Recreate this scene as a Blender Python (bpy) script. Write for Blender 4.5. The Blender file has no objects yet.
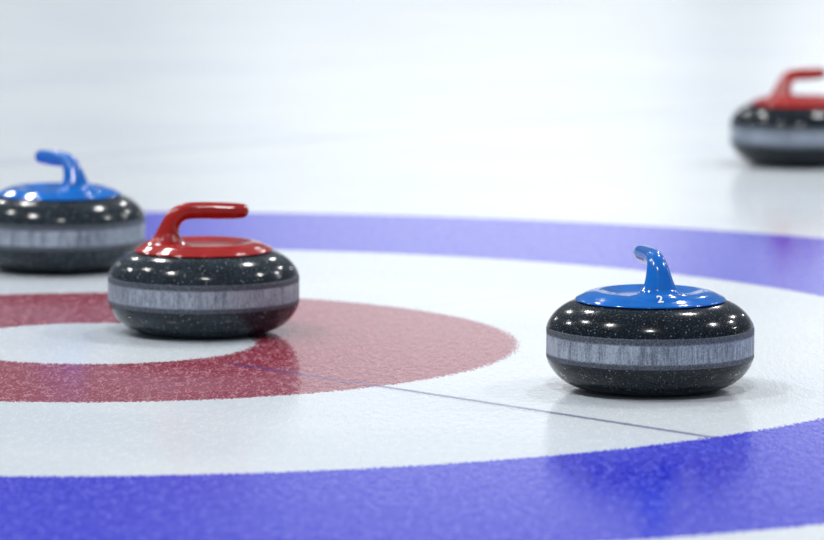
import bpy, bmesh, math, random
from mathutils import Vector, Matrix
from mathutils.bvhtree import BVHTree
random.seed(4)
sc = bpy.context.scene
COL = sc.collection
PI = math.pi

# ------------------------------------------------------------------ layout
CAM_H, F_PX, PITCH, ROLL = 0.94059, 5006.94, 0.11555, 0.0017
HOUSE = (-0.45425, 7.18225)          # centre of the rings
TEE = -0.82879                       # direction of the tee line across the sheet
R_BUTTON, R_RED, R_BLUE_IN, R_BLUE_OUT = 0.228, 0.607, 1.235, 1.824

# ------------------------------------------------------------------ helpers
def link(name, bm, mats, parent=None, smooth=True):
    me = bpy.data.meshes.new(name)
    bmesh.ops.recalc_face_normals(bm, faces=bm.faces)
    bm.to_mesh(me); bm.free()
    for m in (mats if isinstance(mats, (list, tuple)) else [mats]):
        me.materials.append(m)
    for p in me.polygons:
        p.use_smooth = smooth
    o = bpy.data.objects.new(name, me)
    COL.objects.link(o)
    if parent:
        o.parent = parent
    return o

def lathe(prof, seg=128):
    """closed solid of revolution from a list of (r, z); r = 0 at an end makes a pole"""
    bm = bmesh.new()
    rings = []
    for r, z in prof:
        if r < 1e-6:
            rings.append([bm.verts.new((0, 0, z))])
        else:
            rings.append([bm.verts.new((r * math.cos(2 * PI * k / seg), r * math.sin(2 * PI * k / seg), z)) for k in range(seg)])
    for a, b in zip(rings, rings[1:]):
        for k in range(seg):
            k2 = (k + 1) % seg
            if len(a) == 1:
                bm.faces.new((a[0], b[k2], b[k]))
            elif len(b) == 1:
                bm.faces.new((a[k], a[k2], b[0]))
            else:
                bm.faces.new((a[k], a[k2], b[k2], b[k]))
    return bm

def lathe_loop(prof, seg=128):
    """ring of revolution from a closed loop of (r, z)"""
    bm = bmesh.new()
    rings = [[bm.verts.new((r * math.cos(2 * PI * k / seg), r * math.sin(2 * PI * k / seg), z)) for k in range(seg)] for r, z in prof]
    n = len(rings)
    for i in range(n):
        a, b = rings[i], rings[(i + 1) % n]
        for k in range(seg):
            k2 = (k + 1) % seg
            bm.faces.new((a[k], a[k2], b[k2], b[k]))
    return bm

def catmull(P, n):
    out = []
    for i in range(len(P) - 1):
        p0 = P[max(i - 1, 0)]; p1 = P[i]; p2 = P[i + 1]; p3 = P[min(i + 2, len(P) - 1)]
        for s in range(n):
            t = s / n
            out.append(tuple(0.5 * (2 * b + (c - a) * t + (2 * a - 5 * b + 4 * c - d) * t * t + (3 * b - a - 3 * c + d) * t ** 3)
                             for a, b, c, d in zip(p0, p1, p2, p3)))
    out.append(tuple(P[-1]))
    return out

# ------------------------------------------------------------------ material helpers
def new_mat(name):
    m = bpy.data.materials.new(name); m.use_nodes = True
    nt = m.node_tree
    b = nt.nodes['Principled BSDF']
    return m, nt, b

class NB:
    def __init__(s, nt): s.nt = nt
    def n(s, t, **kw):
        x = s.nt.nodes.new(t)
        for k, v in kw.items(): setattr(x, k, v)
        return x
    def setin(s, sock, v):
        if isinstance(v, bpy.types.NodeSocket): s.nt.links.new(v, sock)
        elif v is not None: sock.default_value = v
    def math(s, op, a, b=None, c=None, clamp=False):
        x = s.n('ShaderNodeMath', operation=op, use_clamp=clamp)
        s.setin(x.inputs[0], a); s.setin(x.inputs[1], b)
        if c is not None: s.setin(x.inputs[2], c)
        return x.outputs[0]
    def vmath(s, op, a, b=None):
        x = s.n('ShaderNodeVectorMath', operation=op)
        s.setin(x.inputs[0], a); s.setin(x.inputs[1], b)
        return x
    def smooth(s, v, lo, hi, a=0.0, b=1.0):
        x = s.n('ShaderNodeMapRange', interpolation_type='SMOOTHSTEP')
        s.setin(x.inputs[0], v)
        for i, q in enumerate((lo, hi, a, b)): s.setin(x.inputs[i + 1], q)
        return x.outputs[0]
    def mix(s, f, a, b):
        x = s.n('ShaderNodeMix', data_type='RGBA')
        s.setin(x.inputs[0], f); s.setin(x.inputs[6], a); s.setin(x.inputs[7], b)
        return x.outputs[2]
    def noise(s, vec, scale, detail=2, rough=0.5):
        x = s.n('ShaderNodeTexNoise')
        s.setin(x.inputs['Vector'], vec); x.inputs['Scale'].default_value = scale
        x.inputs['Detail'].default_value = detail; x.inputs['Roughness'].default_value = rough
        return x.outputs['Fac']
    def xyz(s, x, y, z):
        c = s.n('ShaderNodeCombineXYZ')
        s.setin(c.inputs[0], x); s.setin(c.inputs[1], y); s.setin(c.inputs[2], z)
        return c.outputs[0]

# ------------------------------------------------------------------ ice with paint frozen under it
def ice_material():
    m, nt, b = new_mat('pebbled_ice')
    N = NB(nt)
    geo = N.n('ShaderNodeNewGeometry')
    rel = N.vmath('SUBTRACT', geo.outputs['Position'], (HOUSE[0], HOUSE[1], 0)).outputs[0]
    sep = N.n('ShaderNodeSeparateXYZ'); nt.links.new(rel, sep.inputs[0])
    pos = N.xyz(sep.outputs[0], sep.outputs[1], 0.0)
    gr = N.xyz(sep.outputs[0], N.math('MULTIPLY', sep.outputs[1], .30), 0.0)   # grain stretched along view depth to shape the painted sparkle
    rad = N.vmath('LENGTH', pos).outputs['Value']
    edge = N.noise(gr, 260, 2, .6)
    r = N.math('ADD', rad, N.math('MULTIPLY', N.math('SUBTRACT', edge, 0.5), 0.048))
    def ring(lo, hi, w=0.004):
        a = N.smooth(r, lo - w, lo + w); c = N.smooth(r, hi - w, hi + w)
        return N.math('SUBTRACT', a, c)
    red = ring(R_BUTTON, R_RED); blue = ring(R_BLUE_IN, R_BLUE_OUT)
    # lines: distance to tee line, centre line and the side line parallel to it
    ux, uy = math.cos(TEE), math.sin(TEE)
    def dist(nx, ny, off=0.0):
        d = N.math('ADD', N.math('MULTIPLY', sep.outputs[0], nx), N.math('MULTIPLY', sep.outputs[1], ny))
        d = N.math('SUBTRACT', d, off)
        return N.math('ABSOLUTE', N.math('ADD', d, N.math('MULTIPLY', N.math('SUBTRACT', edge, .5), .010)))
    tee = N.math('MULTIPLY', N.smooth(dist(-uy, ux), .002, .0105, 1, 0), N.smooth(rad, .26, .34))
    tee = N.math('MULTIPLY', tee, N.smooth(rad, R_BLUE_IN - .01, R_BLUE_IN + .03, 1, 0.0))
    cen = N.math('MULTIPLY', N.smooth(dist(ux, uy), .002, .008, 1, 0), N.smooth(rad, .5, .7))
    cen = N.math('MULTIPLY', cen, N.smooth(rad, R_BLUE_IN - .01, R_BLUE_IN + .03, .22, 0.0))
    side = N.smooth(dist(ux, uy, -2.27), .006, .05, .30, 0)
    # frost: pale frozen grain with pebble sparkle put into the colour, plus broad scraped patches
    fine = N.noise(gr, 290, 2, .65)
    mid = N.noise(gr, 90, 3, .6)
    big = N.noise(pos, 1.6, 4, .55)
    grain = N.math('ADD', N.math('MULTIPLY', fine, .6), N.math('MULTIPLY', mid, .4))
    frost_sparkle = N.smooth(grain, .46, .64, 0.0, 1.0)
    ice_c = N.mix(N.smooth(big, .35, .65), (.70, .775, .85, 1), (.78, .84, .895, 1))
    ice_c = N.mix(N.math('MULTIPLY', frost_sparkle, .35), ice_c, (.93, .95, .97, 1))
    red_c = N.mix(N.math('MULTIPLY', frost_sparkle, .55), (.30, .034, .066, 1), (.76, .44, .50, 1))
    blue_c = N.mix(N.math('MULTIPLY', frost_sparkle, .48), (.008, .005, .64, 1), (.28, .31, .95, 1))
    c = N.mix(red, ice_c, red_c)
    c = N.mix(blue, c, blue_c)
    c = N.mix(N.math('MULTIPLY', tee, .72), c, (.055, .05, .25, 1))
    c = N.mix(cen, c, (.20, .22, .34, 1))
    c = N.mix(side, c, (.35, .38, .50, 1))
    nt.links.new(c, b.inputs['Base Color'])
    b.inputs['IOR'].default_value = 1.38
    rough = N.math('ADD', N.math('MULTIPLY', frost_sparkle, .10), .10)
    nt.links.new(rough, b.inputs['Roughness'])
    bump = N.n('ShaderNodeBump')
    bump.inputs['Strength'].default_value = 1.0; bump.inputs['Distance'].default_value = 1.0
    hgt = N.math('ADD', N.math('MULTIPLY', N.noise(gr, 260, 2, .5), .00024), N.math('MULTIPLY', N.noise(gr, 110, 2, .5), .00032))
    nt.links.new(hgt, bump.inputs['Height'])
    nt.links.new(bump.outputs[0], b.inputs['Normal'])
    return m
ICE = ice_material()

# ------------------------------------------------------------------ stone materials
def granite_material(name, base, speck, k):
    m, nt, b = new_mat(name); N = NB(nt)
    tc = N.n('ShaderNodeTexCoord').outputs['Object']
    info = N.n('ShaderNodeObjectInfo')
    vec = N.vmath('ADD', tc, N.xyz(N.math('MULTIPLY', info.outputs['Random'], 9.0), 0.0, 0.0)).outputs[0]
    clouds = N.noise(vec, 40, 3, .6)
    grains = N.noise(vec, 330, 2, .6)
    flecks = N.n('ShaderNodeTexVoronoi'); N.setin(flecks.inputs['Vector'], vec); flecks.inputs['Scale'].default_value = 320
    rnd = N.n('ShaderNodeSeparateColor'); nt.links.new(flecks.outputs['Color'], rnd.inputs[0])
    f1 = N.math('MULTIPLY', N.smooth(flecks.outputs['Distance'], .20, .42, 1, 0), N.smooth(rnd.outputs[0], .80, .95))
    c = N.mix(N.smooth(clouds, .4, .65), base, tuple(x * 1.7 for x in base[:3]) + (1,))
    c = N.mix(N.smooth(grains, .50, .72, 0, .55 * k), c, (.055, .075, .095, 1))
    c = N.mix(N.math('MULTIPLY', f1, .72 * k), c, speck)
    nt.links.new(c, b.inputs['Base Color'])
    b.inputs['Roughness'].default_value = .14
    b.inputs['IOR'].default_value = 1.33
    return m
GRANITE = granite_material('polished_granite', (.0035, .0060, .0095, 1), (.22, .26, .29, 1), 1.0)

GREY_GRANITE = granite_material('greyer_polished_granite', (.011, .0165, .022, 1), (.30, .34, .38, 1), 1.25)

def band_material():
    m, nt, b = new_mat('pecked_striking_band'); N = NB(nt)
    tc = N.n('ShaderNodeTexCoord').outputs['Object']
    sep = N.n('ShaderNodeSeparateXYZ'); nt.links.new(tc, sep.inputs[0])
    streak = N.noise(N.xyz(N.math('MULTIPLY', sep.outputs[0], 1.0), sep.outputs[1], N.math('MULTIPLY', sep.outputs[2], .12)), 300, 3, .7)
    wide = N.noise(N.xyz(sep.outputs[0], sep.outputs[1], N.math('MULTIPLY', sep.outputs[2], .2)), 45, 2, .5)
    pits = N.noise(tc, 420, 2, .6)
    s = N.math('ADD', N.math('MULTIPLY', streak, .45), N.math('ADD', N.math('MULTIPLY', wide, .27), N.math('MULTIPLY', pits, .28)))
    core = N.mix(N.smooth(s, .38, .62), (.11, .135, .18, 1), (.42, .48, .57, 1))
    rim = N.mix(N.smooth(pits, .40, .70), (.04, .050, .070, 1), (.13, .15, .19, 1))
    dz = N.math('ABSOLUTE', N.math('SUBTRACT', sep.outputs[2], .0625))
    jit = N.math('MULTIPLY', N.math('SUBTRACT', streak, .5), .006)
    f = N.smooth(N.math('ADD', dz, jit), .0115, .0145, 1, 0)
    nt.links.new(N.mix(f, rim, core), b.inputs['Base Color'])
    b.inputs['Roughness'].default_value = .55
    bump = N.n('ShaderNodeBump'); bump.inputs['Distance'].default_value = .0004; bump.inputs['Strength'].default_value = .5
    nt.links.new(pits, bump.inputs['Height']); nt.links.new(bump.outputs[0], b.inputs['Normal'])
    return m
BAND = band_material()

def plastic(name, col, dark):
    m, nt, b = new_mat(name); N = NB(nt)
    tc = N.n('ShaderNodeTexCoord').outputs['Object']
    c = N.mix(N.smooth(N.noise(tc, 30, 3, .6), .35, .7), col, dark)
    nt.links.new(c, b.inputs['Base Color'])
    b.inputs['Roughness'].default_value = .10
    b.inputs['IOR'].default_value = 1.5
    bump = N.n('ShaderNodeBump'); bump.inputs['Distance'].default_value = .0006; bump.inputs['Strength'].default_value = .35
    nt.links.new(N.noise(tc, 70, 2, .5), bump.inputs['Height']); nt.links.new(bump.outputs[0], b.inputs['Normal'])
    return m
BLUE = plastic('blue_plastic', (0, .155, .60, 1), (0, .125, .50, 1))
RED = plastic('red_plastic', (.40, .014, .008, 1), (.32, .009, .006, 1))
m, nt, b = new_mat('white_print'); b.inputs['Base Color'].default_value = (.85, .88, .9, 1); b.inputs['Roughness'].default_value = .4
WHITE = m

# ------------------------------------------------------------------ curling stone geometry
RIM = .1235
UPS = .004
body_ctl = [(0, .004), (.050, .004), (.058, .0035), (.0615, .0008), (.064, 0), (.068, 0), (.072, .0004), (.088, .0010), (.102, .0036),
            (.1155, .0090), (.1277, .0176), (.1362, .0275), (.1402, .0350), (.1411, .0385), (.1411, .0805), (.1402, .0840), (.1362, .0915), (.1277, .1014),
            (.1155, .1100), (.102, .1156), (.094, .1172), (.060, .118), (0, .118)]
def grow(z): return z * (.0385 + UPS) / .0385 if z < .0386 else z + UPS
body_ctl = [(a * .993, grow(b)) for a, b in body_ctl]
def body_profile():
    low = catmull([(p[0], p[1]) for p in body_ctl[5:14]], 5)
    up = catmull([(p[0], p[1]) for p in body_ctl[14:21]], 5)
    return body_ctl[:5] + low + up + body_ctl[21:]

cap_ctl = [(.0, .0042), (.030, .0043), (.048, .0052), (.060, .0082), (.069, .0098), (.077, .0094), (.087, .0066), (.095, .0026), (.1003, .0000), (.1022, -.0020)]
cap_fine = catmull(cap_ctl, 5)
def cap_z(r):
    for (r0, z0), (r1, z1) in zip(cap_fine, cap_fine[1:]):
        if r0 <= r <= r1:
            return RIM + z0 + (z1 - z0) * (r - r0) / max(r1 - r0, 1e-9)
    return RIM - .002

def cap_mesh():
    prof = [(r, RIM + z) for r, z in cap_fine]
    prof += [(.1012, RIM - .0030), (.0965, RIM - .0030), (.0955, RIM - .0022), (0, RIM - .0015)]
    return lathe(prof)

# (x, z above rim, tangent angle, half size in plane, half size across)
grip_ctl = [(-.0535, .0180, 90, .0195, .0250), (-.0525, .0235, 86, .0170, .0212), (-.0490, .0335, 77, .0143, .0178), (-.0430, .0435, 62, .0134, .0155),
            (-.0340, .0513, 38, .0128, .0130), (-.0200, .0550, 12, .0125, .0118), (.0000, .0556, -1, .0125, .0116), (.0250, .0552, -1, .0124, .0120),
            (.0450, .0548, -1, .0118, .0122), (.0580, .0548, 0, .0106, .0112)]
def grip_mesh(seg=40):
    bm = bmesh.new(); rings = []
    cx = -.0545
    def flare(a, b, c, off, blend):
        ring = []
        for k in range(seg):
            t = 2 * PI * k / seg
            x, y = c + a * math.cos(t), b * math.sin(t)
            rr = math.hypot(x, y)
            z = cap_z(min(rr, .0995)) + off
            z = z * (1 - blend) + (RIM + .0120) * blend
            ring.append(bm.verts.new((x, y, z)))
        return ring
    rings.append(flare(.0420, .0460, -.0545, -.0012, 0))
    rings.append(flare(.0380, .0415, -.0545, .0002, 0))
    rings.append(flare(.0330, .0365, -.0545, .0012, .06))
    rings.append(flare(.0280, .0320, -.0545, .0028, .35))
    rings.append(flare(.0240, .0285, -.0545, .0036, .85))
    for x, z, ang, a, b in catmull(grip_ctl, 4):
        th = math.radians(ang)
        nx, nz = math.sin(th), -math.cos(th)        # faces the inner side of the bend
        ring = []
        for k in range(seg):
            t = 2 * PI * k / seg
            u, v = a * math.cos(t), b * math.sin(t)
            ring.append(bm.verts.new((x + nx * u, v, RIM + z + nz * u)))
        rings.append(ring)
    # round end
    x, z, ang, a, b = grip_ctl[-1]
    for q in (20, 40, 58, 74, 84):
        s, c = math.sin(math.radians(q)), math.cos(math.radians(q))
        th = math.radians(ang); nx, nz = math.sin(th), -math.cos(th)
        rings.append([bm.verts.new((x + .0085 * s + nx * a * c * math.cos(2 * PI * k / seg), b * c * math.sin(2 * PI * k / seg),
                                    RIM + z + nz * a * c * math.cos(2 * PI * k / seg))) for k in range(seg)])
    for A, B in zip(rings, rings[1:]):
        for k in range(seg):
            k2 = (k + 1) % seg
            bm.faces.new((A[k], A[k2], B[k2], B[k]))
    tip = bm.verts.new((x + .0087, 0, RIM + z))
    for k in range(seg):
        bm.faces.new((rings[-1][k], rings[-1][(k + 1) % seg], tip))
    bot = bm.verts.new((cx, 0, RIM + .003))
    for k in range(seg):
        bm.faces.new((rings[0][(k + 1) % seg], rings[0][k], bot))
    return bm

def stone(loc, rot, plastic_mat, label, plastic_word, GR=None):
    root = bpy.data.objects.new('curling_stone', None); COL.objects.link(root)
    root.empty_display_size = .1
    root.location = (loc[0], loc[1], 0); root.rotation_euler = (0, 0, rot)
    root['label'] = label; root['category'] = 'curling stone'; root['group'] = 'curling stones on the ice'
    body = link('granite_body', lathe(body_profile()), GR or GRANITE, root)
    body['label'] = 'dark speckled polished granite body'
    r0, r1 = .1405, .1417
    band = link('striking_band', lathe_loop([(a * .993, c + UPS) for a, c in [(r0, .0388), (.1412, .0388), (r1, .0396), (r1, .0450), (r1, .0595), (r1, .0740), (r1, .0794), (.1412, .0802), (r0, .0802)]]), BAND, root)
    band['label'] = 'pale grey scratched band around the widest part'
    cap = link('handle_plate', cap_mesh(), plastic_mat, root)
    cap['label'] = 'glossy %s round plate under the grip' % plastic_word
    grip = link('handle_grip', grip_mesh(), plastic_mat, root)
    grip['label'] = 'glossy %s gooseneck grip' % plastic_word
    sub = grip.modifiers.new('smooth', 'SUBSURF'); sub.levels = 1; sub.render_levels = 1
    return root, cap, grip

D, capD, gripD = stone((.3226, 6.7220), math.radians(100), BLUE,
    'blue-handled curling stone numbered 2, sharp, on white ice at right inside the blue ring', 'blue')
B, capB, gripB = stone((-.3065, 7.3160), math.radians(2), RED,
    'red-handled curling stone standing where the red ring meets the white button', 'red', GREY_GRANITE)
A, capA, gripA = stone((-.5760, 8.1250), math.radians(124), BLUE,
    'blurred blue-handled curling stone behind the red-handled one, cut off by the left frame edge', 'blue', GREY_GRANITE)
Cs, capC, gripC = stone((.7750, 9.955), math.radians(40), RED,
    'blurred red-handled curling stone farthest away, outside the rings, cut off at upper right', 'red')

# white number on the front of the in-focus stone's handle, wrapped onto the moulded surface
def number(root, grip, cap, char, size, px, pz):
    cu = bpy.data.curves.new('n', 'FONT'); cu.body = char; cu.size = size; cu.offset = size * .028
    cu.align_x = 'CENTER'; cu.resolution_u = 6
    to = bpy.data.objects.new('n', cu); COL.objects.link(to)
    dg = bpy.context.evaluated_depsgraph_get()
    me = bpy.data.meshes.new_from_object(to.evaluated_get(dg))
    bpy.data.objects.remove(to)
    bm = bmesh.new(); bm.from_mesh(me)
    bmesh.ops.triangulate(bm, faces=bm.faces)
    bmesh.ops.subdivide_edges(bm, edges=bm.edges, cuts=1)
    src = bmesh.new()
    for o in (grip, cap):
        src.from_mesh(o.data)
    bvh = BVHTree.FromBMesh(src)
    # cast from the stone's front (local -x) slightly downward
    el = math.radians(20)
    d = Vector((math.cos(el), 0, -math.sin(el)))
    right = Vector((0, -1, 0)); up = right.cross(-d) * -1
    if up.z < 0: up = -up
    origin = Vector((-.3, 0, 0)) 
    for v in bm.verts:
        o = Vector((-.09, 0, RIM + pz)) - d * .2 + right * (px + v.co.x) + up * v.co.y
        hit, nrm, i, dist = bvh.ray_cast(o, d)
        v.co = (hit - d * .0005) if hit else o + d * .2
    src.free()
    return link('printed_number', bm, WHITE, grip, smooth=False)
num = number(D, gripD, capD, '2', .0160, -.0065, .0040)
num['label'] = 'white number 2'

# ------------------------------------------------------------------ ice sheet
def disc_ring(r0, r1, z, seg=256):
    bm = bmesh.new()
    a = [bm.verts.new((HOUSE[0] + r0 * math.cos(2 * PI * k / seg), HOUSE[1] + r0 * math.sin(2 * PI * k / seg), z)) for k in range(seg)]
    c = [bm.verts.new((HOUSE[0] + r1 * math.cos(2 * PI * k / seg), HOUSE[1] + r1 * math.sin(2 * PI * k / seg), z)) for k in range(seg)]
    for k in range(seg):
        k2 = (k + 1) % seg
        bm.faces.new((a[k], c[k], c[k2], a[k2]))
    return bm
def strip(p, q, w, z):
    d = (Vector(q) - Vector(p)).normalized(); n = Vector((-d.y, d.x)) * w / 2
    bm = bmesh.new()
    bm.faces.new([bm.verts.new((x, y, z)) for x, y in ((p[0] - n.x, p[1] - n.y), (q[0] - n.x, q[1] - n.y), (q[0] + n.x, q[1] + n.y), (p[0] + n.x, p[1] + n.y))])
    return bm
bm = bmesh.new()
S = 60
bm.faces.new([bm.verts.new(c) for c in ((-S, -S + 20, 0), (S, -S + 20, 0), (S, S + 20, 0), (-S, S + 20, 0))])
floor = link('floor', bm, ICE, smooth=False); floor['kind'] = 'structure'
floor['label'] = 'white pebbled curling ice with rings frozen into it'
def painted(name, bm, label):
    o = link(name, bm, ICE, floor, smooth=False); o['label'] = label
    return o


e = .00004
painted('blue_ring', disc_ring(R_BLUE_IN, R_BLUE_OUT, e), 'wide blue outer ring painted in the ice')
painted('red_ring', disc_ring(R_BUTTON, R_RED, e), 'red inner ring painted in the ice')
u = Vector((math.cos(TEE), math.sin(TEE))); h = Vector(HOUSE)
painted('tee_line', strip(h + u * .29, h + u * R_BLUE_IN, 0.024, 2 * e), 'thin dark line running from the red ring to the blue ring')
v = Vector((-u.y, u.x)); sl = h - u * 2.27
painted('side_line', strip(sl - v * 3, sl + v * 20, .06, e), 'faint grey line across the far ice')

# ------------------------------------------------------------------ hall lamps over the sheets
lamps = [(-9.1, 14.0), (-5.9, 9.8), (-3.7, 6.1), (.1, 2.6), (2.6, 11.2), (6.9, 8.3), (9.4, 13.7), (8.0, 17.0), (-2.9, 14.0), (3.8, 20.0), (-5.2, 20.0), (-12.3, 33.0), (13.0, 36.0), (14.4, 13.9)]
for x, y in lamps:
    L = bpy.data.lights.new('hall_lamp', 'AREA'); L.shape = 'DISK'; L.size = .62; L.energy = 195; L.color = (1, .985, .96)
    o = bpy.data.objects.new('hall_lamp', L); COL.objects.link(o); o.location = (x, y, 7.1)

# ------------------------------------------------------------------ hall surroundings
w = bpy.data.worlds.new('hall'); sc.world = w; w.use_nodes = True
nt = w.node_tree; N = NB(nt)
bg = nt.nodes['Background']
d = N.n('ShaderNodeTexCoord').outputs['Generated']
sp = N.n('ShaderNodeSeparateXYZ'); nt.links.new(d, sp.inputs[0])
az = N.math('MULTIPLY', N.math('ARCTAN2', sp.outputs[0], sp.outputs[1]), 180 / PI)
elv = N.math('MULTIPLY', N.math('ARCSINE', sp.outputs[2]), 180 / PI)
ramp = N.n('ShaderNodeValToRGB')
nt.links.new(N.smooth(az, -180, 180), ramp.inputs[0]) if False else None
mr = N.n('ShaderNodeMapRange'); nt.links.new(az, mr.inputs[0])
for i, q in enumerate((-8.0, 8.0, 0.0, 1.0)): mr.inputs[i + 1].default_value = q
nt.links.new(mr.outputs[0], ramp.inputs[0])
stops = [(-8, .12), (-4.8, .12), (-3.4, .14), (-2.7, .45), (-1.4, 1.1), (.3, 1.42), (2.1, 1.48), (2.9, 1.25), (3.5, .62), (4.0, .72), (4.7, 1.6), (6, .9), (8, .3)]
el = ramp.color_ramp.elements
while len(el) > 1: el.remove(el[-1])
for i, (a, val) in enumerate(stops):
    q = el[0] if i == 0 else el.new((a + 8) / 16)
    q.position = (a + 8) / 16
    q.color = (val * .96 / 2, val / 2, val * 1.04 / 2, 1)
boards = N.vmath('SCALE', ramp.outputs[0]); boards.inputs['Scale'].default_value = 2.0
low = N.smooth(elv, 6.0, 10.5, 1, 0)
hall = N.mix(N.smooth(elv, 5, 60), (.22, .25, .285, 1), (.34, .38, .45, 1))
far = N.mix(.78, boards.outputs[0], (.64, .68, .75, 1))
boards = N.mix(N.smooth(elv, 3.8, 6.2), far, boards.outputs[0])
c = N.mix(low, hall, boards)
nt.links.new(c, bg.inputs['Color']); bg.inputs['Strength'].default_value = .8

# ------------------------------------------------------------------ camera
cam = bpy.data.cameras.new('camera'); co = bpy.data.objects.new('camera', cam); COL.objects.link(co)
cam.sensor_width = 36; cam.lens = F_PX * 36 / 824
R0 = Vector((1, 0, 0)); U0 = Vector((0, math.sin(PITCH), math.cos(PITCH))); Fw = Vector((0, math.cos(PITCH), -math.sin(PITCH)))
R = R0 * math.cos(ROLL) + U0 * math.sin(ROLL); U = U0 * math.cos(ROLL) - R0 * math.sin(ROLL)
co.matrix_world = Matrix(((R.x, U.x, -Fw.x, 0), (R.y, U.y, -Fw.y, 0), (R.z, U.z, -Fw.z, CAM_H), (0, 0, 0, 1)))
cam.clip_end = 300
cam.dof.use_dof = True; cam.dof.focus_distance = 6.72; cam.dof.aperture_fstop = 4.7
sc.camera = co
sc.view_settings.view_transform = 'Standard'; sc.view_settings.look = 'None'
sc.view_settings.exposure = 0.09; sc.view_settings.gamma = 1; sc.view_settings.use_curve_mapping = False
